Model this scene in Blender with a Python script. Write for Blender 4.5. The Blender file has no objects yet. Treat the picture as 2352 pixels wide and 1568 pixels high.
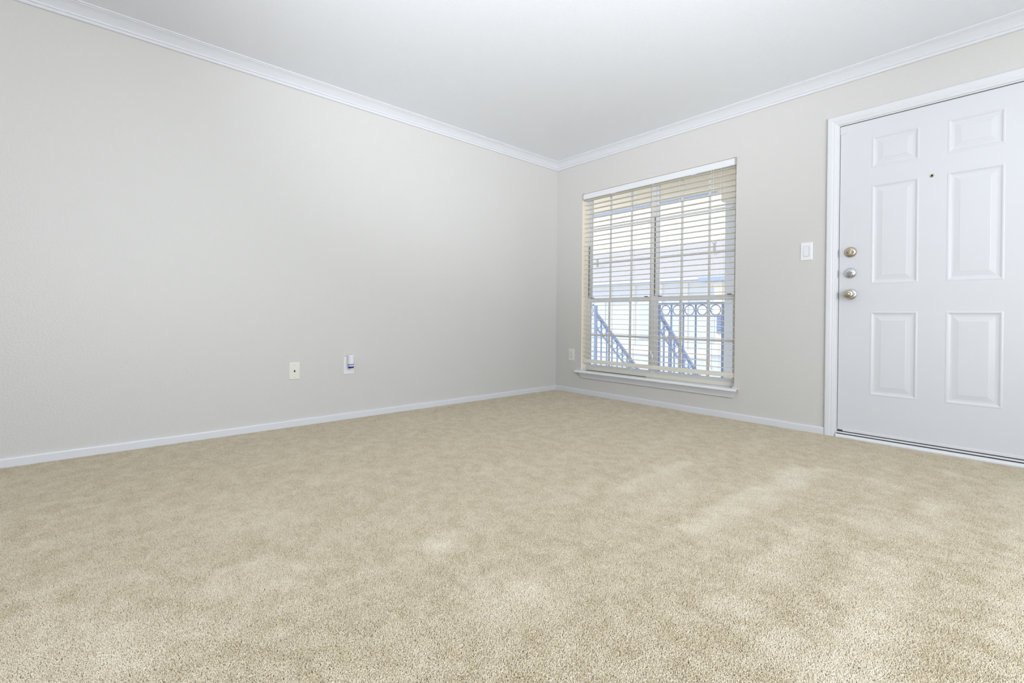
import bpy, bmesh, math, random
import numpy as np
from mathutils import Vector, Matrix

S = bpy.context.scene
COL = S.collection
random.seed(7)

# ------------------------------------------------------------------ camera
F_PX, PY = 1070.86, 730.36
YAW, PITCH, ROLL = 0.8421, -0.0031, 0.0096
cam_d = bpy.data.cameras.new('camera')
cam = bpy.data.objects.new('camera', cam_d)
COL.objects.link(cam)
cy, sy = math.cos(YAW), math.sin(YAW)
fw = Vector((-sy * math.cos(PITCH), cy * math.cos(PITCH), math.sin(PITCH)))
rt = Vector((cy, sy, 0))
up = rt.cross(fw)
r2 = rt * math.cos(ROLL) + up * math.sin(ROLL)
u2 = -rt * math.sin(ROLL) + up * math.cos(ROLL)
M = Matrix((r2, u2, -fw)).transposed().to_4x4()
M.translation = Vector((3.3107, -3.5706, 0.75))
cam.matrix_world = M
cam_d.sensor_width = 36
cam_d.lens = F_PX * 36 / 2352
cam_d.shift_y = (PY - 784) / 2352
cam_d.clip_start = 0.02
cam_d.clip_end = 200
S.camera = cam

# ------------------------------------------------------------------ world, sun, daylight, exposure
S.view_settings.view_transform = 'Standard'
S.view_settings.look = 'None'
S.view_settings.gamma = 1.0
S.view_settings.use_curve_mapping = False
S.view_settings.exposure = 0.04

world = bpy.data.worlds.new('sky')
S.world = world
world.use_nodes = True
bg = world.node_tree.nodes['Background']
bg.inputs['Color'].default_value = (0.93, 0.965, 1.0, 1)
bg.inputs['Strength'].default_value = 1.85

def light(name, kind, loc, energy, color=(1, 1, 1), rot=None, **kw):
    d = bpy.data.lights.new(name, kind)
    d.energy = energy
    d.color = color
    for k, v in kw.items():
        setattr(d, k, v)
    o = bpy.data.objects.new(name, d)
    COL.objects.link(o)
    o.location = loc
    if rot:
        o.rotation_euler = rot
    return o

PI = math.pi
ZCEIL = 2.335
light('sun', 'SUN', (0, -10, 20), 1.4, (1, 0.97, 0.93), (math.radians(42), 0, math.radians(-18)), angle=0.05)
# daylight through the window opening in the right wall
light('daylight_right', 'AREA', (5.25, -2.6, 1.25), 44, (0.84, 0.94, 1.0), (math.radians(90), 0, math.radians(90)),
      shape='RECTANGLE', size=2.2, size_y=1.7)
# unseen fill lights added beside and behind the camera, spreading a ceiling-bounced flash
def aimed(o, target):
    o.rotation_euler = (Vector(target) - o.location).to_track_quat('-Z', 'Y').to_euler()
FILL_TINT = (0.95, 0.985, 1.04)
aimed(light('fill_umbrella', 'AREA', (4.75, -4.1, 0.9), 56, FILL_TINT, shape='DISK', size=0.8), (3.2, -3.1, 3.2))
aimed(light('fill_left', 'SPOT', (3.9, -4.6, 0.9), 545, FILL_TINT, spot_size=math.radians(60), spot_blend=1.0, shadow_soft_size=0.2), (1.6, -1.9, 2.6))
light('fill_low', 'AREA', (4.2, -3.4, 0.3), 52, FILL_TINT, (math.pi, 0, 0), shape='DISK', size=0.9)

# ------------------------------------------------------------------ helpers
def lin(c):
    c = c / 255.0
    return c / 12.92 if c <= 0.04045 else ((c + 0.055) / 1.055) ** 2.4

def rgb(r, g, b):
    return (lin(r), lin(g), lin(b), 1)

def mat(name, color, rough=0.5, metal=0.0, bump=None, spec=0.5, vary=None, trans=None):
    m = bpy.data.materials.new(name)
    m.use_nodes = True
    nt = m.node_tree
    N, L = nt.nodes, nt.links
    b = N['Principled BSDF']
    b.inputs['Base Color'].default_value = color
    b.inputs['Roughness'].default_value = rough
    b.inputs['Metallic'].default_value = metal
    b.inputs['Specular IOR Level'].default_value = spec
    if bump or vary:
        geo = N.new('ShaderNodeNewGeometry')
    if vary:
        sc, amt = vary
        n = N.new('ShaderNodeTexNoise')
        n.inputs['Scale'].default_value = sc
        n.inputs['Detail'].default_value = 3
        L.new(geo.outputs['Position'], n.inputs['Vector'])
        mx = N.new('ShaderNodeMix')
        mx.data_type = 'RGBA'
        mx.inputs['A'].default_value = tuple(c * (1 - amt) for c in color[:3]) + (1,)
        mx.inputs['B'].default_value = tuple(min(1, c * (1 + amt)) for c in color[:3]) + (1,)
        L.new(n.outputs['Fac'], mx.inputs['Factor'])
        L.new(mx.outputs['Result'], b.inputs['Base Color'])
    if bump:
        sc, st, dist = bump
        n = N.new('ShaderNodeTexNoise')
        n.inputs['Scale'].default_value = sc
        n.inputs['Detail'].default_value = 2
        L.new(geo.outputs['Position'], n.inputs['Vector'])
        bp = N.new('ShaderNodeBump')
        bp.inputs['Strength'].default_value = st
        bp.inputs['Distance'].default_value = dist
        L.new(n.outputs['Fac'], bp.inputs['Height'])
        L.new(bp.outputs['Normal'], b.inputs['Normal'])
    return m

M_WALL = mat('wall_paint', rgb(208, 206, 203), 0.42, bump=(95, 0.35, 0.004), spec=0.35)
M_CEIL = mat('ceiling_paint', rgb(237, 239, 243), 0.7, bump=(140, 0.3, 0.003), spec=0.2)
M_TRIM = mat('trim_paint', rgb(220, 221, 225), 0.35, bump=(30, 0.1, 0.002))
M_DOOR = mat('door_paint', rgb(215, 216, 220), 0.33, bump=(60, 0.12, 0.001))
M_BLIND = mat('blind_cream', rgb(251, 248, 239), 0.45)
M_VALANCE = mat('valance_white', rgb(226, 229, 232), 0.4)
M_VINYL = mat('window_vinyl', rgb(224, 225, 229), 0.4)
M_SILL = mat('sill_gloss_paint', rgb(236, 238, 242), 0.16)
def translucent(m, col, fac):
    nt = m.node_tree
    t = nt.nodes.new('ShaderNodeBsdfTranslucent'); t.inputs['Color'].default_value = col
    x = nt.nodes.new('ShaderNodeMixShader'); x.inputs['Fac'].default_value = fac
    nt.links.new(nt.nodes['Principled BSDF'].outputs[0], x.inputs[1]); nt.links.new(t.outputs[0], x.inputs[2])
    nt.links.new(x.outputs[0], nt.nodes['Material Output'].inputs['Surface'])
translucent(M_BLIND, rgb(253, 251, 244), 0.55)      # thin vinyl slats let daylight through
M_CORD = mat('cord_white', rgb(235, 235, 228), 0.8)
M_DARK = mat('dark_plastic', rgb(52, 50, 48), 0.6)
M_GAP = mat('gap_grey', rgb(92, 90, 90), 0.8)
M_PLATE = mat('ivory_plastic', rgb(228, 226, 216), 0.35)
M_WHITEPL = mat('white_plastic', rgb(232, 233, 236), 0.35)
M_BLACK = mat('black_slot', rgb(30, 28, 27), 0.7)
M_CHROME = mat('satin_chrome', (0.72, 0.74, 0.78, 1), 0.22, 1.0)
M_NICKEL = mat('brushed_nickel', (0.60, 0.54, 0.42, 1), 0.28, 1.0)
M_ALU = mat('aluminium', (0.62, 0.63, 0.65, 1), 0.35, 1.0)
M_BLUE = mat('violet_blue_liquid', rgb(42, 22, 128), 0.12)
M_CLEAR = mat('translucent_bottle', rgb(214, 216, 228), 0.15)
M_IRON = mat('hazed_iron', rgb(126, 148, 190), 0.45)  # haze and glare over dark iron put into this blue-grey colour
M_SOFFIT = mat('porch_cream', rgb(250, 241, 222), 0.7, bump=(60, 0.15, 0.003))
M_GUTTER = mat('pale_blue_metal', rgb(180, 196, 228), 0.5)
M_POST = mat('porch_post_paint', rgb(236, 239, 246), 0.7, bump=(60, 0.15, 0.003))
M_STUCCO = mat('pale_stucco', rgb(212, 217, 226), 0.9, vary=(2.5, 0.04))
M_ROOF = mat('weathered_shingle', rgb(182, 178, 180), 0.9, vary=(14, 0.16))
M_PILASTER = mat('pale_pilaster', rgb(224, 224, 222), 0.8)
M_FASCIA = mat('blue_grey_fascia', rgb(150, 166, 204), 0.6)
M_SLATE = mat('slate_blue_shutter', rgb(124, 144, 186), 0.6)
M_CONC = mat('concrete', rgb(214, 212, 206), 0.9, vary=(6, 0.08))
M_WOOD = mat('bare_wood', rgb(182, 140, 105), 0.7, vary=(40, 0.15))
M_PALE = mat('pale_blue_pane', rgb(204, 212, 228), 0.4)
M_REVEAL = mat('cream_reveal_paint', rgb(247, 238, 222), 0.5)

def glass_mat(name, tint, haze):
    m = bpy.data.materials.new(name)
    m.use_nodes = True
    nt = m.node_tree
    N, L = nt.nodes, nt.links
    N.remove(N['Principled BSDF'])
    out = N['Material Output']
    t = N.new('ShaderNodeBsdfTransparent'); t.inputs['Color'].default_value = tint
    g = N.new('ShaderNodeBsdfGlossy'); g.inputs['Roughness'].default_value = 0.02
    d = N.new('ShaderNodeBsdfTranslucent'); d.inputs['Color'].default_value = (0.85, 0.9, 1, 1)
    fr = N.new('ShaderNodeFresnel'); fr.inputs['IOR'].default_value = 1.35
    m1 = N.new('ShaderNodeMixShader'); m1.inputs['Fac'].default_value = haze
    m2 = N.new('ShaderNodeMixShader')
    L.new(t.outputs[0], m1.inputs[1]); L.new(d.outputs[0], m1.inputs[2])
    L.new(fr.outputs[0], m2.inputs['Fac'])
    L.new(m1.outputs[0], m2.inputs[1]); L.new(g.outputs[0], m2.inputs[2])
    L.new(m2.outputs[0], out.inputs['Surface'])
    return m

M_GLASS = glass_mat('window_glass', (0.95, 0.97, 1.0, 1), 0.10)


class MB:
    """collects shapes and links them as one mesh object"""
    def __init__(s):
        s.v = []; s.f = []; s.smooth = []

    def add(s, vs, fs, smooth=False):
        o = len(s.v)
        s.v += [tuple(v) for v in vs]
        s.f += [tuple(i + o for i in f) for f in fs]
        s.smooth += [smooth] * len(fs)
        return s

    def box(s, x0, x1, y0, y1, z0, z1):
        vs = [(x, y, z) for x in (x0, x1) for y in (y0, y1) for z in (z0, z1)]
        return s.add(vs, [(0, 1, 3, 2), (4, 6, 7, 5), (0, 4, 5, 1), (2, 3, 7, 6), (0, 2, 6, 4), (1, 5, 7, 3)])

    def rings(s, rings, cap0=True, cap1=True, smooth=False):
        n = len(rings[0])
        vs = [p for r in rings for p in r]
        fs = []
        for k in range(len(rings) - 1):
            for i in range(n):
                j = (i + 1) % n
                fs.append((k * n + i, k * n + j, (k + 1) * n + j, (k + 1) * n + i))
        s.add(vs, fs, smooth)
        o = len(s.v) - len(vs)
        if cap0:
            s.f.append(tuple(o + i for i in reversed(range(n)))); s.smooth.append(False)
        if cap1:
            s.f.append(tuple(o + (len(rings) - 1) * n + i for i in range(n))); s.smooth.append(False)
        return s

    def tube(s, pts, r, n=8, closed=False, smooth=True):
        pts = [Vector(p) for p in pts]
        rings = []
        m = len(pts)
        for i, p in enumerate(pts):
            a = pts[i - 1] if (i or closed) else p
            b = pts[(i + 1) % m] if (i < m - 1 or closed) else p
            d = (b - a).normalized()
            ref = Vector((0, 0, 1)) if abs(d.z) < 0.9 else Vector((1, 0, 0))
            e1 = d.cross(ref).normalized(); e2 = d.cross(e1)
            rings.append([p + (e1 * math.cos(t) + e2 * math.sin(t)) * r for t in [2 * PI * k / n for k in range(n)]])
        if closed:
            rings.append(rings[0])
            return s.rings(rings, False, False, smooth)
        return s.rings(rings, True, True, smooth)

    def bar(s, a, b, w, t):
        """rectangular bar a-b; w across (horizontal), t in the other direction"""
        a, b = Vector(a), Vector(b)
        d = (b - a).normalized()
        ref = Vector((0, 0, 1)) if abs(d.z) < 0.99 else Vector((0, 1, 0))
        e1 = d.cross(ref).normalized() * w / 2
        e2 = d.cross(e1).normalized() * t / 2
        return s.rings([[p + e1 + e2, p + e1 - e2, p - e1 - e2, p - e1 + e2] for p in (a, b)])

    def lathe(s, prof, c, axis, n=28, smooth=True):
        """prof = [(radius, distance along axis)]"""
        ax = Vector(axis).normalized()
        ref = Vector((0, 0, 1)) if abs(ax.z) < 0.9 else Vector((1, 0, 0))
        e1 = ax.cross(ref).normalized(); e2 = ax.cross(e1)
        c = Vector(c)
        return s.rings([[c + ax * h + (e1 * math.cos(t) + e2 * math.sin(t)) * max(r, 1e-5)
                         for t in [2 * PI * k / n for k in range(n)]] for r, h in prof], True, True, smooth)

    def prism(s, prof, fn, a, b):
        """profile points mapped by fn(point, t) at t = a and t = b"""
        return s.rings([[fn(p, a) for p in prof], [fn(p, b) for p in prof]])

    def build(s, name, m, parent=None, bevel=0.0, seg=2):
        me = bpy.data.meshes.new(name)
        me.from_pydata(s.v, [], s.f)
        me.polygons.foreach_set('use_smooth', s.smooth)
        bm = bmesh.new(); bm.from_mesh(me)
        if bevel:
            bmesh.ops.remove_doubles(bm, verts=bm.verts, dist=1e-6)
            es = [e for e in bm.edges if len(e.link_faces) == 2 and e.calc_face_angle(0) > 0.6]
            bmesh.ops.bevel(bm, geom=es, offset=bevel, segments=seg, affect='EDGES', profile=0.5)
        bmesh.ops.recalc_face_normals(bm, faces=bm.faces)
        bm.to_mesh(me); bm.free()
        me.materials.append(m)
        o = bpy.data.objects.new(name, me)
        COL.objects.link(o)
        if parent:
            o.parent = parent
        return o


def tag(o, label=None, cat=None, group=None, kind=None):
    if label: o['label'] = label
    if cat: o['category'] = cat
    if group: o['group'] = group
    if kind: o['kind'] = kind
    return o

def empty(name, loc=(0, 0, 0), **kw):
    o = bpy.data.objects.new(name, None)
    COL.objects.link(o)
    o.empty_display_size = 0.05
    o.location = loc
    tag(o, **kw)
    return o

def put(o, parent):
    """parent keeping the world-coordinate mesh where it is"""
    o.parent = parent
    o.matrix_parent_inverse = Matrix.Translation(-parent.location)
    return o

def copy_at(o, loc, parent):
    c = o.copy()
    COL.objects.link(c)
    c.parent = parent
    c.location = loc
    return c

STRUCT = 'structure'

# ------------------------------------------------------------------ room shell
RX, RY = 5.3, -6.5          # far sides of the room, behind and beside the camera
ZC = 2.335                  # ceiling
CZ0 = 2.2605                # underside of the crown moulding
FZ = -0.010                 # carpet backing
WX0, WX1, WZ0, WZ1 = 0.338, 1.818, 0.226, 1.9626     # window opening
DX0, DX1, DZ1 = 2.456, 3.372, 2.003                  # door opening
T = 0.12

floor = MB().box(-T, RX + T, RY - T, T, FZ - 0.1, FZ).build('floor', mat('carpet_backing', rgb(120, 108, 84), 1.0, spec=0.0))
tag(floor, 'floor under the beige carpet, running to both walls', 'floor', kind=STRUCT)
ceil = MB().box(-T, RX + T, RY - T, T, ZC, ZC + 0.1).build('ceiling', M_CEIL)
tag(ceil, 'plain white ceiling with a faint texture', 'ceiling', kind=STRUCT)
wl = MB().box(-T, 0, RY - T, T, FZ, ZC).build('wall_left', M_WALL)
tag(wl, 'long pale grey textured wall left of the corner', 'wall', kind=STRUCT)
w = MB()
w.box(0, WX0, 0, T, FZ, ZC).box(WX0, WX1, 0, T, FZ, WZ0 - 0.02).box(WX0, WX1, 0, T, WZ1, ZC)
w.box(WX1, DX0, 0, T, FZ, ZC).box(DX0, DX1, 0, T, DZ1, ZC).box(DX1, RX + T, 0, T, FZ, ZC)
wf = w.build('wall_front', M_WALL)
tag(wf, 'pale grey wall holding the window and the white door', 'wall', kind=STRUCT)
# walls beside and behind the camera, open where daylight comes in
w = MB()
w.box(RX, RX + T, RY - T, -3.7, FZ, ZC).box(RX, RX + T, -1.5, 0, FZ, ZC)
w.box(RX, RX + T, -3.7, -1.5, FZ, 0.4).box(RX, RX + T, -3.7, -1.5, 2.1, ZC)
wr = w.build('wall_right', M_WALL)
tag(wr, 'pale grey wall on the right with a window opening', 'wall', kind=STRUCT)
w = MB()
w.box(0, RX, RY - T, RY, FZ, ZC)
wb = w.build('wall_back', M_WALL)
tag(wb, 'pale grey wall at the far back of the room', 'wall', kind=STRUCT)

# crown moulding: (distance from wall, height)
CROWN = [(-0.004, CZ0), (0.010, CZ0), (0.013, CZ0 + 0.003), (0.013, CZ0 + 0.011), (0.0095, CZ0 + 0.0135), (0.0095, CZ0 + 0.0155),
         (0.0165, CZ0 + 0.0185), (0.0185, CZ0 + 0.0225), (0.0165, CZ0 + 0.0265), (0.0145, CZ0 + 0.028), (0.0165, CZ0 + 0.030),
         (0.022, CZ0 + 0.036), (0.030, CZ0 + 0.044), (0.040, CZ0 + 0.053), (0.049, CZ0 + 0.059), (0.056, CZ0 + 0.0625), (0.060, CZ0 + 0.0635),
         (0.060, CZ0 + 0.0665), (0.066, CZ0 + 0.068), (0.069, CZ0 + 0.070), (0.070, ZC + 0.003), (-0.004, ZC + 0.003)]
c = MB().rings([[(d, -d, z) for d, z in CROWN], [(d, RY, z) for d, z in CROWN]]).build('trim_1', M_TRIM)
tag(c, 'white crown moulding along the top of the left wall', 'moulding', kind=STRUCT)
c = MB().rings([[(d, -d, z) for d, z in CROWN], [(RX, -d, z) for d, z in CROWN]]).build('trim_2', M_TRIM)
tag(c, 'white crown moulding above the window and door', 'moulding', kind=STRUCT)

# baseboards with slightly uneven paint along the top edge
def baseboard(name, label, fn, t0, t1):
    n = max(2, int(abs(t1 - t0) / 0.12))
    rings = []
    for k in range(n + 1):
        t = t0 + (t1 - t0) * k / n
        h = 0.0435 + (random.uniform(-0.0012, 0.0012) if 0 < k < n else 0)
        rings.append([fn(d, z, t, k == 0) for d, z in [(-0.003, FZ), (0.012, FZ), (0.012, h - 0.007), (0.0105, h - 0.002), (0.007, h), (-0.003, h)]])
    o = MB().rings(rings).build(name, M_TRIM)
    return tag(o, label, 'baseboard', kind=STRUCT)
baseboard('baseboard_left', 'low white baseboard along the long left wall', lambda d, z, t, e: (d, -d if e else t, z), 0, RY)
baseboard('baseboard_front', 'low white baseboard under the window up to the door casing', lambda d, z, t, e: (d if e else t, -d, z), 0, 2.399)
baseboard('baseboard_right', 'low white baseboard right of the door', lambda d, z, t, e: (t, -d, z), 3.43, RX)

# ------------------------------------------------------------------ carpet pile (real tufts, instanced tiles)
def carpet():
    rng = np.random.default_rng(3)
    TS, NV = 0.25, 4
    sp = 0.0019
    n = int(TS / sp)
    V, Fc, tint, tid = [], [], [], []
    for v in range(NV):
        gx, gy = np.meshgrid((np.arange(n) + .5) * TS / n, (np.arange(n) + .5) * TS / n)
        p = np.stack([gx.ravel(), gy.ravel()], 1) + rng.uniform(-.45, .45, (n * n, 2)) * TS / n - TS / 2
        k = len(p)
        h = rng.uniform(.0086, .0106, k)
        lean = rng.normal(0, .0028, (k, 2))
        rad = rng.uniform(.0008, .0012, k)
        ph = rng.uniform(0, 6.28, k)
        tw = rng.uniform(.4, 1.3, k)
        tn = np.clip(np.where(rng.random(k) < .22, rng.normal(.16, .12, k), rng.normal(.62, .2, k)), 0, 1)
        rings = []
        for frac, rr in ((.25, .9), (.84, 1.1)):
            c = p + lean * (frac ** 1.5)
            for s in range(3):
                a = ph + tw * frac + s * 2.0944
                rings.append(np.stack([c[:, 0] + np.cos(a) * rad * rr, c[:, 1] + np.sin(a) * rad * rr, FZ + h * frac], 1))
        tip = np.concatenate([p + lean, (FZ + h)[:, None]], 1)
        rings.append(tip)
        vs = np.stack(rings, 1).reshape(-1, 3)            # 7 verts per tuft
        o = np.arange(k)[:, None] * 7 + sum(len(x) for x in V)
        f = []
        for s in range(3):
            a, b = s, (s + 1) % 3
            f.append((a, b, b + 3)); f.append((a, b + 3, a + 3)); f.append((3 + a, 3 + b, 6))
        fs = (o[:, None, :] + np.array(f)[None]).reshape(-1, 3)
        V.append(vs); Fc.append(fs)
        tint.append(np.repeat(tn, 7)); tid.append(np.full(len(vs), v))
    vs = np.concatenate(V); fs = np.concatenate(Fc)
    me = bpy.data.meshes.new('carpet')
    me.vertices.add(len(vs)); me.vertices.foreach_set('co', vs.astype(np.float32).ravel())
    me.loops.add(fs.size); me.loops.foreach_set('vertex_index', fs.astype(np.int32).ravel())
    me.polygons.add(len(fs))
    me.polygons.foreach_set('loop_start', np.arange(0, fs.size, 3, dtype=np.int32))
    me.polygons.foreach_set('use_smooth', np.ones(len(fs), dtype=bool))
    me.update(calc_edges=True)
    a = me.attributes.new('tint', 'FLOAT', 'POINT'); a.data.foreach_set('value', np.concatenate(tint).astype(np.float32))
    a = me.attributes.new('tile', 'INT', 'POINT'); a.data.foreach_set('value', np.concatenate(tid).astype(np.int32))
    ob = bpy.data.objects.new('carpet', me)
    COL.objects.link(ob)
    tag(ob, 'beige cut-pile carpet with vacuum marks covering the whole floor', 'carpet', kind='stuff')

    # colour: yarn tint, vacuum marks and mottling in room coordinates
    m = bpy.data.materials.new('carpet_yarn')
    m.use_nodes = True
    nt = m.node_tree; N, L = nt.nodes, nt.links
    b = N['Principled BSDF']
    b.inputs['Roughness'].default_value = 0.95
    b.inputs['Specular IOR Level'].default_value = 0.1
    b.inputs['Sheen Weight'].default_value = 0.5
    b.inputs['Sheen Roughness'].default_value = 0.5
    at = N.new('ShaderNodeAttribute'); at.attribute_name = 'tint'
    geo = N.new('ShaderNodeNewGeometry')
    def noise(scale, det, vec, rough=.5):
        q = N.new('ShaderNodeTexNoise')
        q.inputs['Scale'].default_value = scale; q.inputs['Detail'].default_value = det
        q.inputs['Roughness'].default_value = rough
        L.new(vec, q.inputs['Vector'])
        return q.outputs['Fac']
    def ramp(fac, lo, hi):
        q = N.new('ShaderNodeMapRange')
        q.inputs['From Min'].default_value = lo; q.inputs['From Max'].default_value = hi
        q.interpolation_type = 'SMOOTHSTEP'
        L.new(fac, q.inputs['Value'])
        return q.outputs['Result']
    def math_(op, a, bb):
        q = N.new('ShaderNodeMath'); q.operation = op
        for i, x in enumerate((a, bb)):
            if isinstance(x, (int, float)): q.inputs[i].default_value = x
            else: L.new(x, q.inputs[i])
        return q.outputs[0]
    pos = geo.outputs['Position']
    mott = ramp(noise(14, 6, pos, .66), .34, .68)          # hand-sized blotches
    mp = N.new('ShaderNodeMapping')                         # faint stroke marks along the room
    mp.inputs['Scale'].default_value = (3.2, 0.9, 1)
    L.new(pos, mp.inputs['Vector'])
    streak = ramp(noise(1.5, 3, mp.outputs['Vector']), .46, .68)
    # vacuum-cleaner tracks and brushed-up patches: pile-lay shading painted as soft light strips (from, to, half width, strength)
    wob = N.new('ShaderNodeTexNoise'); wob.inputs['Scale'].default_value = 7; wob.inputs['Detail'].default_value = 3
    L.new(pos, wob.inputs['Vector'])
    def vmath(op, a, bb):
        q = N.new('ShaderNodeVectorMath'); q.operation = op
        for i, x in enumerate((a, bb)):
            if isinstance(x, tuple): q.inputs[i].default_value = x
            elif isinstance(x, (int, float)): q.inputs['Scale'].default_value = x
            elif x is not None: L.new(x, q.inputs[i])
        return q.outputs['Value'] if op in ('DOT_PRODUCT', 'LENGTH') else q.outputs['Vector']
    wv = vmath('SCALE', vmath('SUBTRACT', wob.outputs['Color'], (.5, .5, .5)), 0.16)
    pw = vmath('ADD', pos, wv)
    marks = None
    TR = [((2.515, -1.98), (2.56, -.93), .055, .9), ((2.12, -1.86), (2.11, -1.30), .05, .7), ((2.80, -2.14), (2.78, -1.66), .04, .6),
          ((3.06, -2.30), (3.01, -1.74), .055, .65), ((3.27, -.48), (3.33, -2.3), .06, .4), ((2.59, -.845), (2.93, -.86), .045, .5),
          ((3.04, -1.10), (3.06, -.98), .05, .7), ((2.93, -1.42), (3.00, -1.36), .09, .6), ((2.01, -2.71), (2.01, -2.69), .06, .9),
          ((2.52, -1.99), (2.53, -1.97), .06, .5), ((2.80, -2.32), (2.81, -2.30), .05, .6), ((2.38, -2.75), (2.40, -2.70), .09, .6),
          ((2.98, -2.38), (3.09, -2.34), .07, .8), ((1.85, -3.25), (1.87, -3.19), .10, .5), ((1.80, -3.65), (1.95, -3.55), .12, .5),
          ((3.04, -.45), (3.07, -.44), .04, .5), ((2.28, -1.95), (2.27, -1.55), .05, .35), ((1.40, -3.2), (1.45, -3.1), .12, .35)]
    for (ax, ay), (bx, by), hw, stg in TR:
        d = Vector((bx - ax, by - ay, 0)); ln = max(d.length, 1e-4); u = d / ln
        rel = vmath('SUBTRACT', pw, (ax, ay, FZ))
        t = vmath('DOT_PRODUCT', rel, (u.x, u.y, 0))
        cl = N.new('ShaderNodeClamp'); cl.inputs['Max'].default_value = ln
        L.new(t, cl.inputs['Value'])
        cv = N.new('ShaderNodeVectorMath'); cv.operation = 'SCALE'; cv.inputs[0].default_value = (u.x, u.y, 0)
        L.new(cl.outputs[0], cv.inputs['Scale'])
        ds = vmath('LENGTH', vmath('SUBTRACT', rel, cv.outputs['Vector']), None)
        q = N.new('ShaderNodeMapRange'); q.interpolation_type = 'SMOOTHSTEP'
        q.inputs['From Min'].default_value = hw * 1.7; q.inputs['From Max'].default_value = hw * .35
        q.inputs['To Min'].default_value = 0; q.inputs['To Max'].default_value = stg
        L.new(ds, q.inputs['Value'])
        marks = q.outputs['Result'] if marks is None else math_('MAXIMUM', marks, q.outputs['Result'])
    lay = math_('ADD', math_('ADD', math_('MULTIPLY', mott, .21), math_('MULTIPLY', streak, .06)), math_('MULTIPLY', marks, .25))
    f = math_('ADD', math_('MULTIPLY', at.outputs['Fac'], .62), math_('ADD', lay, .01))
    cr = N.new('ShaderNodeValToRGB')
    e = cr.color_ramp.elements
    e[0].position = 0.0; e[0].color = rgb(166, 145, 100)
    e[1].position = 1.0; e[1].color = rgb(246, 237, 219)
    x = e.new(0.42); x.color = rgb(216, 202, 174)
    L.new(f, cr.inputs['Fac'])
    L.new(cr.outputs['Color'], b.inputs['Base Color'])
    me.materials.append(m)

    # tiles laid over the floor
    ng = bpy.data.node_groups.new('carpet_tiles', 'GeometryNodeTree')
    ng.interface.new_socket('Geometry', in_out='INPUT', socket_type='NodeSocketGeometry')
    ng.interface.new_socket('Geometry', in_out='OUTPUT', socket_type='NodeSocketGeometry')
    G, K = ng.nodes, ng.links
    gi = G.new('NodeGroupInput'); go = G.new('NodeGroupOutput')
    att = G.new('GeometryNodeInputNamedAttribute'); att.data_type = 'INT'; att.inputs['Name'].default_value = 'tile'
    join = G.new('GeometryNodeJoinGeometry')
    for v in range(NV):
        cmp_ = G.new('FunctionNodeCompare'); cmp_.data_type = 'INT'; cmp_.operation = 'EQUAL'
        ins = [s for s in cmp_.inputs if s.enabled and s.type == 'INT']
        K.new([s for s in att.outputs if s.enabled][0], ins[0]); ins[1].default_value = v
        sep = G.new('GeometryNodeSeparateGeometry')
        K.new(gi.outputs[0], sep.inputs['Geometry']); K.new(cmp_.outputs['Result'], sep.inputs['Selection'])
        gti = G.new('GeometryNodeGeometryToInstance')
        K.new(sep.outputs['Selection'], gti.inputs[0])
        K.new(gti.outputs[0], join.inputs[0])
    nx, ny = 21, 18
    grid = G.new('GeometryNodeMeshGrid')
    grid.inputs['Size X'].default_value = (nx - 1) * TS; grid.inputs['Size Y'].default_value = (ny - 1) * TS
    grid.inputs['Vertices X'].default_value = nx; grid.inputs['Vertices Y'].default_value = ny
    tr = G.new('GeometryNodeTransform')
    tr.inputs['Translation'].default_value = (nx * TS / 2 + 0.006, -ny * TS / 2 - 0.006, 0)
    K.new(grid.outputs['Mesh'], tr.inputs['Geometry'])
    iop = G.new('GeometryNodeInstanceOnPoints')
    K.new(tr.outputs[0], iop.inputs['Points'])
    K.new(join.outputs[0], iop.inputs['Instance'])
    iop.inputs['Pick Instance'].default_value = True
    ri = G.new('FunctionNodeRandomValue'); ri.data_type = 'INT'
    ii = [s for s in ri.inputs if s.enabled]
    ii[0].default_value = 0; ii[1].default_value = NV - 1; ri.inputs['Seed'].default_value = 5
    K.new([s for s in ri.outputs if s.enabled][0], iop.inputs['Instance Index'])
    rq = G.new('FunctionNodeRandomValue'); rq.data_type = 'INT'
    ii = [s for s in rq.inputs if s.enabled]
    ii[0].default_value = 0; ii[1].default_value = 3; rq.inputs['Seed'].default_value = 9
    mu = G.new('ShaderNodeMath'); mu.operation = 'MULTIPLY'; mu.inputs[1].default_value = PI / 2
    K.new([s for s in rq.outputs if s.enabled][0], mu.inputs[0])
    cx = G.new('ShaderNodeCombineXYZ')
    K.new(mu.outputs[0], cx.inputs['Z'])
    K.new(cx.outputs[0], iop.inputs['Rotation'])
    K.new(iop.outputs[0], go.inputs[0])
    md = ob.modifiers.new('tiles', 'NODES'); md.node_group = ng
carpet()

# ------------------------------------------------------------------ window
win = empty('window_1', ((WX0 + WX1) / 2, 0.1, WZ0), label='twin white sash window with small panes behind the cream blind', cat='window', kind=STRUCT)
FY0, FY1 = 0.074, 0.118
f = MB()
f.box(WX0, WX0 + 0.030, FY0, FY1, WZ0, WZ1).box(WX1 - 0.030, WX1, FY0, FY1, WZ0, WZ1)
f.box(WX0 + .03, WX1 - .03, FY0, FY1, WZ1 - 0.028, WZ1).box(WX0 + .03, WX1 - .03, FY0, FY1, WZ0 - .02, WZ0 + 0.026)
put(f.build('window_frame', M_VINYL, bevel=0.002), win)
put(MB().box(1.058, 1.104, FY0 - 0.004, FY1, WZ0 + .026, WZ1 - .028).build('mullion', M_VINYL, bevel=0.003), win)
for x, z1 in ((0.3715, 1.46), (1.0995, 1.64)):
    put(MB().box(x - 0.0035, x + 0.0035, FY0 - 0.007, FY0 + 0.004, 0.945, z1).build('jamb_track', M_GAP), win)
ZM0, ZM1 = 0.900, 0.938     # meeting rails
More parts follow.
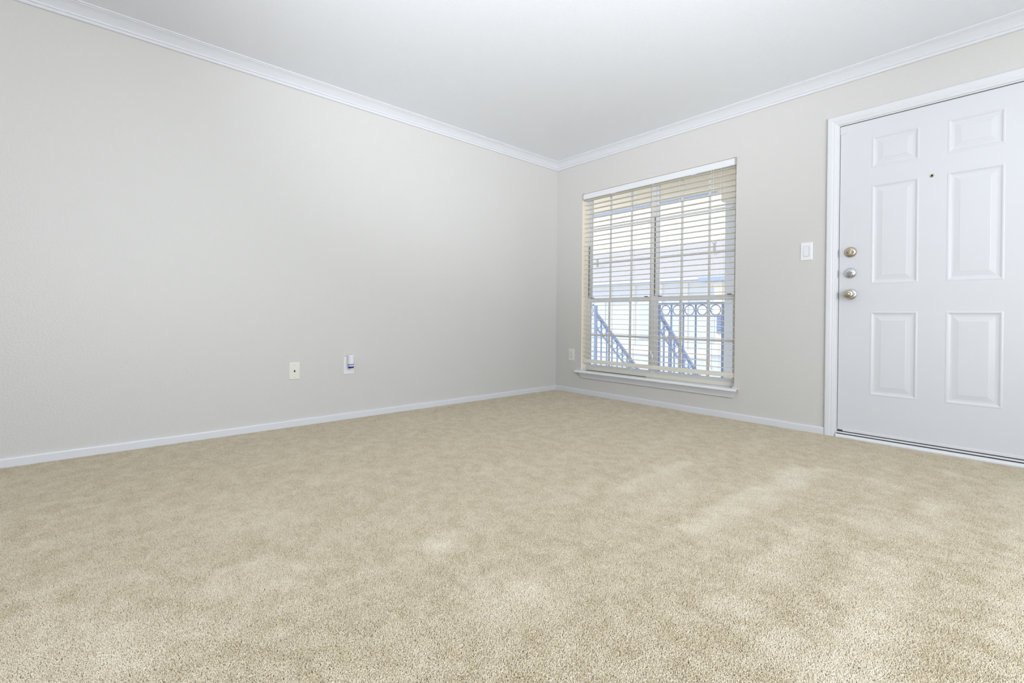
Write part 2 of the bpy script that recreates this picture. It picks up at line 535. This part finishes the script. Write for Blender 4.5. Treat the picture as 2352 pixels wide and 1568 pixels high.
for (xa, xb, ms) in ((WX0 + .03, 1.058, (0.606, 0.839)), (1.104, WX1 - .03, (1.334, 1.569))):
    for (za, zb, hz, y0, dx) in ((ZM0, WZ1 - .028, (1.618, 1.280), 0.094, 0.0), (WZ0 + .026, ZM1, (0.578,), 0.080, 0.002)):
        y1 = y0 + 0.014
        st = 0.020
        rb, rt_ = (0.032, 0.020) if za == ZM0 else (0.036, 0.036)
        sm = MB()
        sm.box(xa, xa + st, y0, y1, za, zb).box(xb - st, xb, y0, y1, za, zb)
        sm.box(xa + st, xb - st, y0, y1, za, za + rb).box(xa + st, xb - st, y0, y1, zb - rt_, zb)
        sash = put(sm.build('sash', M_VINYL), win)
        gx = [xa + st] + [m_ + dx for m_ in ms] + [xb - st]
        gz = [za + rb] + sorted(hz) + [zb - rt_]
        for m_ in gx[1:-1]:
            o = MB().box(m_ - .0088, m_ + .0088, y0 + .001, y1 - .001, gz[0], gz[-1]).build('muntin', M_VINYL, sash, bevel=0.002)
        for z in gz[1:-1]:
            MB().box(gx[0], gx[-1], y0 + .0005, y1 - .0005, z - .0090, z + .0090).build('muntin', M_VINYL, sash, bevel=0.002)
        for i in range(len(gx) - 1):
            for j in range(len(gz) - 1):
                MB().box(gx[i], gx[i + 1], y0 + .006, y0 + .008, gz[j], gz[j + 1]).build('pane', M_GLASS, sash)
        for o in sash.children:
            o.matrix_parent_inverse = Matrix.Identity(4)
        if za != ZM0:
            for xq in (xa + 0.04, xb - 0.05):
                put(MB().box(xq - .016, xq + .016, y0 - .004, y0 + .010, zb, zb + .006).build('tilt_latch', M_DARK, bevel=0.001), win)
put(MB().box(WX0 + .004, WX1 - .004, 0.062, FY0 + .002, 0.2312, 0.2615).build('frame_sill', M_BLIND, bevel=0.002), win)
put(MB().box(WX0 + .02, WX1 - .80, 0.066, FY0 + .002, 0.2266, 0.2312).build('sill_gap_shade', M_DARK), win)  # dark strip standing in for the shaded gap under the frame
rv = MB().box(WX0 - .002, WX0 + .0015, 0.001, FY0, WZ0, WZ1).box(WX1 - .0015, WX1 + .002, 0.001, FY0, WZ0, WZ1).box(WX0, WX1, .001, FY0, WZ1 - .0012, WZ1 + .002)
put(rv.build('reveal_lining', M_REVEAL), win)
# stool and apron
s_ = MB()
s_.add([], [])
nose = [(-0.036, 0.207), (-0.040, 0.211), (-0.040, 0.221), (-0.036, 0.2255), (0.0, 0.2265), (0.0, 0.2065)]
s_.prism(nose, lambda p, t: (t, p[0], p[1]), 0.283, 1.848)
s_.box(WX0, WX1, -0.001, FY0 + .002, 0.2065, 0.2265)
put(s_.build('window_sill', M_SILL), win)
ap = [(0.002, 0.2065), (-0.028, 0.2065), (-0.027, 0.200), (-0.020, 0.186), (-0.014, 0.170), (-0.013, 0.160), (0.002, 0.160)]
a_ = MB().rings([[(0.326 + (0.2065 - z) * .55, y, z) for y, z in ap], [(1.836 - (0.2065 - z) * .45, y, z) for y, z in ap]])
put(a_.build('apron', M_TRIM), win)
ch = MB().add([(1.8478, -.040, .209), (1.8478, -.010, .209), (1.8478, -.010, .2255), (1.8478, -.036, .2245), (1.856, -.020, .213), (1.853, -.012, .221)],
              [(0, 1, 2, 3), (0, 4, 1), (1, 4, 5), (1, 5, 2), (2, 5, 3), (3, 5, 4), (3, 4, 0)])
tag(put(ch.build('chipped_end', M_WOOD), win), 'bare wood showing at the chipped sill end')

# ------------------------------------------------------------------ venetian blind
bl = empty('venetian_blind', (1.077, 0.03, 1.96), label='cream horizontal slat blind hanging open in the window', cat='blind')
BX0, BX1 = 0.348, 1.808
hr = MB()
hr.box(BX0 + .004, BX1 - .004, 0.008, 0.056, 1.9035, 1.957)
put(hr.build('headrail', M_BLIND, bevel=0.002), bl)
vp = [(0.004, 1.9585), (-0.001, 1.9565), (-0.003, 1.945), (-0.003, 1.918), (-0.001, 1.9065), (0.004, 1.905), (0.006, 1.912), (0.006, 1.953)]
put(MB().prism(vp, lambda p, t: (t, p[0], p[1]), WX0 + .003, WX1 - .003).build('valance', M_VALANCE), bl)
for x in (WX0 + .006, WX1 - .006):
    b_ = MB().box(x - .005, x + .005, -0.006, 0.056, 1.902, 1.9615)
    put(b_.build('mounting_bracket', M_ALU, bevel=0.001), bl)
for x in (0.70, 1.48):
    b_ = MB().box(x - .022, x + .022, -0.001, 0.012, 1.899, 1.9055)
    put(b_.build('valance_clip', M_CLEAR, bevel=0.001), bl)

def slat_mesh(th, crown, name, m_):
    n = 6
    top = []; bot = []
    for i in range(n + 1):
        u = i / n * 2 - 1
        z = crown * (1 - u * u)
        top.append((0.0228 * u, z + th / 2)); bot.append((0.0228 * u, z - th / 2))
    prof = top + bot[::-1]
    return MB().prism(prof, lambda p, t: (t, p[0], p[1]), BX0 + .003 - 1.077, BX1 - .003 - 1.077).build(name, m_, bl)
SZ0, SP, NS = 1.8940, 0.0447, 35
s0 = slat_mesh(0.0028, 0.0020, 'slat', M_BLIND)
bl_loc = bl.location
for k in range(NS):
    z = SZ0 - SP * k
    o = s0 if k == 0 else s0.copy()
    if k: COL.objects.link(o)
    o.location = (random.uniform(-.001, .001), 0.0, z - bl_loc.z)
    tl = 0.0
    if k == 22: tl = 0.05
    o.rotation_euler = (random.uniform(-.012, .012) + tl, random.uniform(-.0008, .0008), 0)
brp = [(0.026, 0.0), (0.028, 0.004), (0.024, 0.029), (0.020, 0.032), (-0.018, 0.032), (-0.021, 0.029), (-0.022, 0.003), (-0.020, 0.0)]
br = MB().prism(brp, lambda p, t: (t, 0.030 + p[0], 0.3075 + p[1]), BX0 + .004, BX1 - .006).build('bottom_rail', M_BLIND)
put(br, bl)
for x in (0.43, 0.90, 1.36, 1.70):
    for y in (0.0035, 0.0565):
        c_ = MB().tube([(x, y, 1.92), (x, y, 0.335)], 0.0010, 5)
        put(c_.build('ladder_cord', M_CORD), bl)
    put(MB().tube([(x + .012, 0.03, 1.92), (x + .012, 0.03, 0.335)], 0.0009, 5).build('lift_cord', M_CORD), bl)
for x, z in ((1.112, 0.47), (1.126, 0.44), (1.628, 0.42), (1.644, 0.39)):
    c_ = MB().tube([(x, -0.004, 1.91), (x + .002, -0.005, z)], 0.0011, 5)
    cc = put(c_.build('pull_cord', M_CORD), bl)
    t_ = MB().lathe([(.002, .0), (.004, -.006), (.006, -.032), (.004, -.036)], (x + .002, -0.005, z), (0, 0, 1), 10).build('tassel', M_WHITEPL, cc)
for x in (WX0 + .012, WX1 - .012):
    b_ = MB().box(x - .009, x + .009, 0.012, 0.030, 0.2265, 0.244).box(x - .009, x + .009, 0.026, 0.030, 0.244, 0.262)
    put(b_.build('hold_down_bracket', M_CLEAR, bevel=0.001), bl)

# ------------------------------------------------------------------ front door
door = empty('door_1', (2.917, 0.01, 0.0), label='white six-panel entry door with three locks', cat='door', kind=STRUCT)
SX0, SX1, SZb, SZt = 2.4695, 3.3635, 0.050, 1.9905
DY = 0.006                                    # face of the slab
PX = [(2.632, 2.857), (2.976, 3.203)]
PZ = [(1.690, 1.884), (0.972, 1.588), (0.285, 0.804)]
PROF = [(0, 0), (0.005, -0.0012), (0.010, -0.0008), (0.016, 0.0028), (0.022, 0.0042), (0.030, 0.0045), (0.052, 0.0016), (0.0545, 0.0008)]
sl = MB()
xs = sorted([SX0, SX1] + [x for p in PX for x in p]); zs = sorted([SZb, SZt] + [z for p in PZ for z in p])
for i in range(len(xs) - 1):
    for j in range(len(zs) - 1):
        if (xs[i], xs[i + 1]) in PX and (zs[j], zs[j + 1]) in PZ:
            continue
        sl.add([(xs[i], DY, zs[j]), (xs[i + 1], DY, zs[j]), (xs[i + 1], DY, zs[j + 1]), (xs[i], DY, zs[j + 1])], [(0, 1, 2, 3)])
y1 = DY + .044
sl.add([(SX0, DY, SZb), (SX1, DY, SZb), (SX1, DY, SZt), (SX0, DY, SZt), (SX0, y1, SZb), (SX1, y1, SZb), (SX1, y1, SZt), (SX0, y1, SZt)],
       [(0, 4, 5, 1), (1, 5, 6, 2), (2, 6, 7, 3), (3, 7, 4, 0), (4, 7, 6, 5)])
put(sl.build('door_slab', M_DOOR), door)
for (xa, xb) in PX:
    for (za, zb) in PZ:
        rr = [[(xa + i, DY + d, za + i), (xb - i, DY + d, za + i), (xb - i, DY + d, zb - i), (xa + i, DY + d, zb - i)] for i, d in PROF]
        p_ = MB().rings(rr, False, True).build('raised_panel', M_DOOR)
        put(p_, door)
# dark strip standing for the shaded gap round the slab, corner pad
g = MB().box(2.4665, SX0, DY + .004, .02, SZb, DZ1).box(SX1, SX1 + .003, DY + .004, .02, SZb, DZ1).box(2.4665, SX1, DY + .004, .02, SZt, SZt + .0045)
put(g.build('weatherstrip_gap', M_GAP), door)
put(MB().box(2.4680, 2.503, DY - .0025, DY + .001, 1.940, 1.9885).build('corner_pad', M_DOOR, bevel=0.0008), door)
# jambs
j = MB()
JZ = SZt + .0045
j.box(DX0, 2.4665, 0.0005, T, -.004, DZ1).box(SX1 + .003, DX1, .0005, T, -.004, DZ1).box(2.4665, SX1 + .003, .0005, T, JZ, DZ1)
put(j.build('door_jamb', M_TRIM), door)
# casing, three mitred lengths
CP = [(0.0, 0.002), (0.0, -0.006), (0.004, -0.009), (0.012, -0.0105), (0.016, -0.013), (0.020, -0.0122), (0.030, -0.0155), (0.046, -0.0175), (0.053, -0.017), (0.0565, -0.014), (0.0565, 0.002)]
X0, X1, Z1 = DX0 - .001 + .002, DX1 - .001, DZ1 - .001
L_ = lambda u, v, t: (X0 - u, v, (FZ + .001) if t == 0 else Z1 + u)
put(MB().rings([[L_(u, v, t) for u, v in CP] for t in (0, 1)]).build('casing', M_TRIM), door)
put(MB().rings([[(X0 - u, v, Z1 + u) for u, v in CP], [(X1 + u, v, Z1 + u) for u, v in CP]]).build('casing', M_TRIM), door)
put(MB().rings([[(X1 + u, v, Z1 + u) for u, v in CP], [(X1 + u, v, FZ + .001) for u, v in CP]]).build('casing', M_TRIM), door)
# threshold and sweep
put(MB().box(SX0 + .028, SX1 - .06, DY - .004, DY + .004, .0385, .054).build('door_sweep', M_TRIM, bevel=0.0015), door)
put(MB().box(2.4665, SX1 + .002, DY - .001, DY + .04, .030, .0385).build('sweep_gap_shade', M_DARK), door)  # dark block in place of the shade below the sweep
th = MB()
thp = [(0.10, FZ), (0.10, 0.033), (0.002, 0.033), (-0.006, 0.030), (-0.008, 0.020), (-0.016, 0.013), (-0.020, 0.006), (-0.020, FZ)]
th.prism(thp, lambda p, t: (t, p[0], p[1]), 2.4640, SX1 + .006)
put(th.build('threshold', M_TRIM), door)
put(MB().box(2.468, SX1, -0.0095, -0.0055, .0200, .0255).build('groove_shade', M_DARK), door)  # raised dark strip drawn for the shade in a groove
# strike plates on the jamb edge
for z in (1.175, 1.045, 0.905):
    put(MB().box(2.4622, 2.4668, -.0005, .003, z - .022, z + .022).build('strike_plate', M_ALU), door)

def rosette(z, m_, r=0.0335):
    return MB().lathe([(r, 0), (r, -.003), (r - .003, -.008), (r - .009, -.0125), (r - .014, -.0135), (0.001, -.0135)], (2.529, DY, z), (0, 1, 0), 32)
# upper deadbolt, nickel, upright thumb turn with two screws
d1 = put(rosette(1.180, M_NICKEL).build('deadbolt', M_NICKEL), door)
tag(d1, 'nickel deadbolt, uppermost of the three locks')
t1 = MB().lathe([(.009, 0), (.009, -.006)], (2.529, DY - .013, 1.18), (0, 1, 0), 16)
t1.rings([[(2.529 + a * .0042 * s, DY - .019 - h, 1.18 + b * .021 * s) for a, b in ((-1, -.7), (-.5, -1), (.5, -1), (1, -.7), (1, .7), (.5, 1), (-.5, 1), (-1, .7))] for h, s in ((0, .8), (.006, 1), (.014, .85))])
t1.build('thumb_turn', M_NICKEL, d1)
for sx in (-1, 1):
    MB().lathe([(.0032, 0), (.0032, -.0012), (.0008, -.0014)], (2.529 + sx * .0165, DY - .0132, 1.178), (0, 1, 0), 12).build('screw', M_GAP, d1)
# middle deadbolt, chrome, level thumb turn
d2 = put(rosette(1.047, M_CHROME).build('deadbolt', M_CHROME), door)
tag(d2, 'shiny chrome deadbolt, middle of the three locks')
t2 = MB().lathe([(.022, 0), (.021, -.004), (.012, -.006)], (2.529, DY - .012, 1.047), (0, 1, 0), 24)
t2.rings([[(2.529 + a * .021 * s, DY - .017 - h, 1.047 + b * .0058 * s) for a, b in ((-1, -.3), (-.6, -1), (.6, -1), (1, -.3), (1, .3), (.6, 1), (-.6, 1), (-1, .3))] for h, s in ((0, .8), (.008, 1), (.016, .8))])
t2.build('thumb_turn', M_CHROME, d2)
# knob
k1 = put(MB().lathe([(.0335, 0), (.0335, -.002), (.031, -.006), (.024, -.009), (.014, -.010)], (2.532, DY, .912), (0, 1, 0), 32).build('door_knob', M_CHROME), door)
tag(k1, 'door knob below the two deadbolts')
MB().lathe([(.013, -.008), (.011, -.018), (.012, -.026), (.020, -.032), (.026, -.040), (.0275, -.048), (.026, -.056), (.021, -.061), (.012, -.062), (.001, -.062)],
           (2.532, DY, .912), (0, 1, 0), 32).build('knob_handle', M_NICKEL, k1)
kb = MB().lathe([(.0105, -.061), (.0105, -.067), (.009, -.069), (.001, -.069)], (2.532, DY, .912), (0, 1, 0), 20)
kb.box(2.530, 2.534, DY - .073, DY - .068, .905, .919)
kb.build('turn_button', M_NICKEL, k1)
MB().lathe([(.003, 0), (.003, -.0015), (.0008, -.0015)], (2.557, DY - .0085, .913), (0, 1, 0), 12).build('screw', M_DARK, k1)
for o in list(d1.children) + list(d2.children) + list(k1.children):
    o.matrix_parent_inverse = Matrix.Identity(4)
# peephole
pe = put(MB().lathe([(.0095, 0), (.0095, -.002), (.0075, -.0035), (.006, -.0035), (.0055, -.0015), (.001, -.0015)], (2.912, DY, 1.582), (0, 1, 0), 20).build('peephole', M_NICKEL), door)
MB().lathe([(.0052, -.0016), (.0052, -.0024), (.001, -.0028)], (2.912, DY, 1.582), (0, 1, 0), 16).build('lens', M_BLACK, pe)

# ------------------------------------------------------------------ plates on the walls
def screw(mb_c, n, r=.0032, m_=M_ALU, parent=None):
    return MB().lathe([(r, 0), (r, .0008), (r * .7, .0014), (.0003, .0014)], mb_c, n, 12).build('screw', m_, parent)

def plate(name, label, cat, c, n, w_, h_, m_, th_=.0055):
    """an Empty at the plate's centre on the wall; n points into the room"""
    e = empty(name, c, label=label, cat=cat)
    u = Vector((0, 0, 1)).cross(Vector(n))
    def P(a, b, d):            # a along the wall, b up, d off the wall (local coordinates)
        return tuple(u * a + Vector((0, 0, 1)) * b + Vector(n) * d)
    hw, hh = w_ / 2, h_ / 2
    rr = [[P(-hw + i, -hh + i, d), P(hw - i, -hh + i, d), P(hw - i, hh - i, d), P(-hw + i, hh - i, d)] for i, d in ((0, 0), (0, .002), (.0015, .0042), (.004, th_))]
    MB().rings(rr).build('cover_plate', m_, e)
    return e, P

def rect(mb, P, a, b, w_, h_, d0, d1, i=0.0006):
    mb.rings([[P(a - w_ / 2, b - h_ / 2, d0), P(a + w_ / 2, b - h_ / 2, d0), P(a + w_ / 2, b + h_ / 2, d0), P(a - w_ / 2, b + h_ / 2, d0)],
              [P(a - w_ / 2, b - h_ / 2, d1 - i), P(a + w_ / 2, b - h_ / 2, d1 - i), P(a + w_ / 2, b + h_ / 2, d1 - i), P(a - w_ / 2, b + h_ / 2, d1 - i)],
              [P(a - w_ / 2 + i, b - h_ / 2 + i, d1), P(a + w_ / 2 - i, b - h_ / 2 + i, d1), P(a + w_ / 2 - i, b + h_ / 2 - i, d1), P(a - w_ / 2 + i, b + h_ / 2 - i, d1)]])
    return mb

def receptacle(P, e, b, m_):
    n = 24
    pts = []
    for k in range(n):
        t = 2 * PI * k / n
        x = .0172 * math.cos(t); z = max(-.0138, min(.0138, .0172 * math.sin(t)))
        pts.append((x, z))
    r_ = MB().rings([[P(x, b + z, .004) for x, z in pts], [P(x, b + z, .0072) for x, z in pts], [P(x * .95, b + z * .95, .0076) for x, z in pts]]).build('receptacle', m_, e)
    for a, hgt in ((-.0062, .0088), (.0062, .0070)):
        rect(MB(), P, a, b + .003, .0021, hgt, .0065, .0079, .0002).build('slot', M_BLACK, r_)
    c = P(0, b - .0075, .0065)
    MB().rings([[P(.0026 * math.cos(t), b - .0075 + .0026 * math.sin(t), d) for t in [2 * PI * k / 12 for k in range(12)]] for d in (.0065, .0079)]).build('ground_hole', M_BLACK, r_)
    return r_

# telephone plate on the left wall
e, P = plate('telephone_plate', 'ivory wall plate with one dark jack, left of the outlet on the left wall', 'wall plate', (0, -2.573, 0.3715), (1, 0, 0), .070, .114, M_PLATE)
jk = rect(MB(), P, 0, 0.0, .017, .017, .005, .0064).build('jack', M_PLATE, e)
tri = [(-.0062, -.006), (.0062, -.006), (.0035, .003), (.0015, .007), (-.0015, .007), (-.0035, .003)]
MB().rings([[P(a, b, d) for a, b in tri] for d in (.006, .0069)]).build('jack_opening', M_BLACK, jk)
for b in (-.042, .042):
    screw(P(0, b, .0052), (1, 0, 0), parent=e)
# outlet with freshener
e, P = plate('wall_outlet', 'white duplex outlet on the left wall holding the plug-in air freshener', 'outlet', (0, -2.199, 0.384), (1, 0, 0), .076, .124, M_WHITEPL)
receptacle(P, e, .0195, M_WHITEPL); receptacle(P, e, -.0195, M_WHITEPL)
screw(P(0, 0, .0052), (1, 0, 0), parent=e)
# outlet left of the window
e2, P2 = plate('wall_outlet', 'ivory duplex outlet in the corner left of the window sill', 'outlet', (0.2145, 0, 0.374), (0, -1, 0), .074, .116, M_PLATE)
receptacle(P2, e2, .0195, M_PLATE); receptacle(P2, e2, -.0195, M_PLATE)
screw(P2(0, 0, .0052), (0, -1, 0), parent=e2)
# rocker switch
e3, P3 = plate('light_switch', 'white rocker light switch between the window and the door', 'light switch', (2.2845, 0, 1.2085), (0, -1, 0), .072, .121, M_WHITEPL)
MB().rings([[P3(a, b, d) for a, b in ((-.0172, -.034), (.0172, -.034), (.0172, .034), (-.0172, .034))] for d in (.0050, .0058)]).build('switch_recess', M_GAP, e3)
MB().rings([[P3(-.0160, -.0325, .005), P3(.0160, -.0325, .005), P3(.0160, .0325, .005), P3(-.0160, .0325, .005)],
            [P3(-.0160, -.0325, .0065), P3(.0160, -.0325, .0065), P3(.0160, .0325, .0100), P3(-.0160, .0325, .0100)]]).build('rocker', M_WHITEPL, e3)
# plug-in air freshener
af = empty('air_freshener', (0.008, -2.199, 0.4035), label='plug-in air freshener with white cap and violet-blue oil in the left wall outlet', cat='air freshener')
A = lambda mb, n_, m_, p_=af: mb.build(n_, m_, p_)
hs = MB()
hs.rings([[(x, a * sx, z0 + b * sz) for a, b in [(math.cos(t), math.sin(t)) for t in [2 * PI * k / 20 for k in range(20)]]] for x, sx, sz, z0 in ((0, .019, .024, .004), (.012, .020, .026, .006), (.024, .015, .020, .010), (.030, .006, .012, .012))], smooth=True)
A(hs, 'plug_body', M_WHITEPL)
cap = MB().lathe([(.0195, -.006), (.0215, -.004), (.0225, .004), (.0225, .050), (.0232, .054), (.0225, .058), (.018, .060), (.010, .060), (.001, .060)], (.030, 0, .0), (0, 0, 1), 28)
cp_ = A(cap, 'cap', M_WHITEPL)
A(MB().lathe([(.0200, -.0105), (.0212, -.0090), (.0212, -.0065), (.0190, -.0055)], (.030, 0, 0), (0, 0, 1), 28), 'collar', M_SLATE)
bt = A(MB().lathe([(.001, -.034), (.0165, -.034), (.0195, -.032), (.0205, -.022), (.0170, -.013), (.0095, -.0105)], (.030, 0, 0), (0, 0, 1), 28), 'oil_bottle', M_CLEAR)
MB().lathe([(.001, -.0338), (.0172, -.0338), (.0203, -.0315), (.0212, -.0215), (.001, -.0210)], (.030, 0, 0), (0, 0, 1), 28).build('oil', M_BLUE, bt)

# ------------------------------------------------------------------ outside: walkway, porch roof, railings, stairs
WKZ = -0.03
wk = MB().box(-6.0, 6.0, T, 1.26, WKZ - .16, WKZ).build('walkway', M_CONC)
tag(wk, 'concrete upstairs walkway slab outside the window', 'walkway', kind=STRUCT)
pr = empty('porch_roof', (0, 0.7, 2.3), label='cream porch soffit and beam over the walkway, seen at the window top', cat='roof')
put(MB().box(-6, 6, T + .001, 1.16, 2.32, 2.40).build('soffit', M_SOFFIT), pr)
put(MB().box(-6, 6, 1.16, 1.30, 2.095, 2.40).build('beam', M_SOFFIT), pr)
put(MB().box(-6, 6, 1.301, 1.40, 2.075, 2.14).build('gutter', M_GUTTER, bevel=0.006), pr)
# porch post at the right end of the railing
po = empty('porch_post', (1.40, 1.23, WKZ), label='pale square porch post at the right end of the railing', cat='post')
put(MB().box(1.237, 1.56, 1.13, 1.33, WKZ, 1.92).build('shaft', M_POST, bevel=0.004), po)
put(MB().box(1.210, 1.587, 1.10, 1.36, 1.92, 2.005).build('capital', M_SOFFIT, bevel=0.004), po)
put(MB().box(1.180, 1.617, 1.07, 1.39, 2.005, 2.095).build('capital', M_SOFFIT, bevel=0.004), po)

def ring_pts(c, r, ax1, ax2, n=20):
    c, ax1, ax2 = Vector(c), Vector(ax1), Vector(ax2)
    return [c + ax1 * r * math.cos(2 * PI * k / n) + ax2 * r * math.sin(2 * PI * k / n) for k in range(n)]

def railing(name, label, xa, xb, first, ends=(0, 1)):
    e = empty(name, ((xa + xb) / 2, 1.2, WKZ), label=label, cat='railing')
    y = 1.2
    B = lambda mb, n_: put(mb.build(n_, M_IRON), e)
    B(MB().box(xa, xb, y - .019, y + .019, .897, .921), 'top_rail')
    B(MB().box(xa, xb, y - .010, y + .010, .770, .781), 'mid_rail')
    B(MB().box(xa, xb, y - .010, y + .010, .050, .062), 'bottom_rail')
    k = 0
    x = first
    while x < xb - .02:
        if x > xa + .02:
            B(MB().box(x - .0075, x + .0075, y - .0075, y + .0075, .062, .897), 'picket')
        cxr = x + .0707
        if xa + .05 < cxr < xb - .05:
            B(MB().tube(ring_pts((cxr, y, .8395), .0525, (1, 0, 0), (0, 0, 1)), .0055, 6, True), 'ring')
        x += .1414
        k += 1
    for x in [(xa, xb)[q] for q in ends]:
        B(MB().box(x - .014, x + .014, y - .014, y + .014, WKZ, .897), 'end_post')
    return e

railing('balcony_railing', 'haze-tinted iron railing with a row of rings, in front of the right sash', .462, 1.222, .484)
railing('balcony_railing', 'haze-tinted iron railing left of the stair opening, mostly hidden by the wall', -3.6, -.466, -3.6 + .04, (0,))

SLOPE = 0.81
def stair_railing(name, label, x):
    e = empty(name, (x, 1.26, WKZ), label=label, cat='railing')
    B = lambda mb, n_: put(mb.build(n_, M_IRON), e)
    ya, yb = 1.232, 4.6
    zt = lambda y: .815 - SLOPE * (y - 1.22)
    B(MB().box(x - .016, x + .016, 1.216, 1.248, WKZ, .90), 'newel_post')
    B(MB().bar((x, ya, zt(ya)), (x, yb, zt(yb)), .040, .028), 'hand_rail')
    B(MB().bar((x, ya, zt(ya) - .175), (x, yb, zt(yb) - .175), .020, .014), 'mid_rail')
    B(MB().bar((x, ya, zt(ya) - .78), (x, yb, zt(yb) - .78), .020, .014), 'bottom_rail')
    y = ya + .118
    while y < yb:
        B(MB().box(x - .0075, x + .0075, y - .0075, y + .0075, zt(y) - .78, zt(y) - .012), 'picket')
        B(MB().tube(ring_pts((x, y - .059, zt(y - .059) - .092), .050, (0, 1, 0), (0, 0, 1), 16), .0055, 6, True), 'ring')
        y += .118
    B(MB().box(x - .016, x + .016, yb - .016, yb + .016, zt(yb) - .95, zt(yb) + .05), 'newel_post')
stair_railing('stair_railing', 'sloping iron stair railing in front of the left sash', -.45)
stair_railing('stair_railing', 'sloping iron stair railing beside the ringed balcony railing', .45)

st = empty('staircase', (0, 1.26, WKZ), label='outdoor concrete stairs going down from the walkway between the railings', cat='stairs')
for k in range(14):
    y = 1.27 + k * .25
    z = WKZ - .19 * (k + 1)
    put(MB().box(-.375, .375, y, y + .28, z - .05, z).build('tread', M_CONC), st)
for sx in (-.425, .385):
    stn = MB().bar((sx + .02, 1.27, WKZ - .28), (sx + .02, 4.75, WKZ - .28 - 3.48 * .76), .04, .22)
    put(stn.build('stringer', M_IRON), st)

gr = MB().box(-40, 25, 1.4, 45, -3.0, -2.9).build('ground', M_CONC)
tag(gr, 'pale courtyard paving far below the window', 'ground', kind=STRUCT)

# ------------------------------------------------------------------ apartment building across the courtyard
ab = empty('apartment_building', (-7, 12, -2.9), label='pale two-storey apartment building with a shingle roof across the courtyard', cat='building')
FYB = 12.0
put(MB().box(-24, 6, FYB, FYB + 8, -2.9, 2.35).build('facade', M_STUCCO), ab)
# sloping roof in overlapping shingle courses
NRC = 22
ya, za, yb, zb = 11.45, 2.20, 15.4, 3.98
for k in range(NRC):
    t0, t1 = k / NRC, (k + 1.12) / NRC
    p0 = (ya + (yb - ya) * t0, za + (zb - za) * t0 + .012)
    p1 = (ya + (yb - ya) * t1, za + (zb - za) * t1 + .004)
    prof = [(p0[0], p0[1] - .03), (p0[0], p0[1]), (p1[0], p1[1]), (p1[0], p1[1] - .03)]
    put(MB().prism(prof, lambda p, t: (t, p[0], p[1]), -24.5, 6.5).build('shingle_course', M_ROOF), ab)
put(MB().prism([(15.3, 3.93), (15.45, 4.02), (19.5, 2.2), (19.5, 2.1)], lambda p, t: (t, p[0], p[1]), -24.5, 6.5).build('rear_roof_slope', M_ROOF), ab)
put(MB().box(-24.5, 6.5, 11.36, 11.44, 2.05, 2.15).build('eave_gutter', M_STUCCO, bevel=0.01), ab)
put(MB().box(-24.5, 6.5, 11.44, 11.50, 2.02, 2.12).build('fascia', M_FASCIA), ab)
put(MB().box(-24.5, 6.5, 11.50, 12.0, 2.02, 2.06).build('eave_soffit', M_SOFFIT), ab)
# upper storey: pilasters, windows, belt course
for x in (-9.35, -8.15, -7.05, -5.9, -4.9):
    put(MB().box(x - .09, x + .09, FYB - .05, FYB, -.35, 2.02).build('pilaster', M_PILASTER), ab)
for (x0, x1, z0, z1) in ((-8.75, -8.45, .05, 1.3), (-6.75, -6.25, .05, 1.3), (-10.4, -9.8, .05, 1.3), (-5.55, -5.2, .05, 1.5)):
    wn = put(MB().box(x0 - .07, x1 + .07, FYB - .06, FYB - .002, z0 - .07, z1 + .07).build('window_surround', M_PILASTER), ab)
    o = MB().box(x0, x1, FYB - .066, FYB - .055, z0, z1).build('pane', M_PALE, wn)
    o = MB().box(x0, x1, FYB - .075, FYB - .05, (z0 + z1) / 2 - .025, (z0 + z1) / 2 + .025).build('glazing_bar', M_PILASTER, wn)
put(MB().box(-24, 6, FYB - .08, FYB, -.62, -.35).build('belt_course', M_PILASTER, bevel=0.01), ab)
for x in (-9.6, -7.6, -5.6):
    put(MB().box(x - .6, x + .6, FYB - .03, FYB, -2.6, -1.0).build('ground_floor_shutter', M_PALE), ab)
for x, y, z in ((-9.6, 13.0, 2.98), (-4.55, 13.4, 3.17)):
    put(MB().lathe([(.05, 0), (.05, .35), (.09, .36), (.09, .42), (.02, .44)], (x, y, z), (0, 0, 1), 12).build('vent_pipe', M_ALU), ab)
# projecting wing on the right
wg = empty('building_wing', (-2.2, 9.5, -2.9), label='cream building wing with slate-blue fascia at the right of the view', cat='building')
WY = 9.6
put(MB().box(-2.99, 3.0, WY, 11.3, -2.9, 1.80).build('facade', M_SOFFIT), wg)
put(MB().box(-3.04, 3.2, WY - .45, 11.3, 1.79, 1.91).build('fascia', M_FASCIA), wg)
put(MB().box(-2.97, -2.76, WY - .03, WY, 0.05, 1.62).build('wall_panel', M_PALE), wg)
put(MB().box(-2.75, -2.53, WY - .08, WY, .88, 1.79).build('pilaster', M_SOFFIT, bevel=0.01), wg)
sh = put(MB().box(-2.68, -2.10, WY - .06, WY, .33, .84).build('louvred_shutter', M_SLATE), wg)
for k in range(6):
    z = .36 + k * .08
    MB().box(-2.65, -2.13, WY - .10, WY - .06, z, z + .05).build('louvre', M_SLATE, sh)
put(MB().box(-2.97, -2.0, WY - .30, WY, -.27, .01).build('balcony_ledge', M_STUCCO, bevel=0.01), wg)
put(MB().box(-2.74, -2.45, WY - .2, WY, -1.8, -.27).build('ledge_support', M_PALE), wg)

S.cycles.max_bounces = 12
S.cycles.diffuse_bounces = 5
S.cycles.transparent_max_bounces = 24
S.cycles.caustics_reflective = False
S.cycles.caustics_refractive = False
S.cycles.sample_clamp_indirect = 6.0
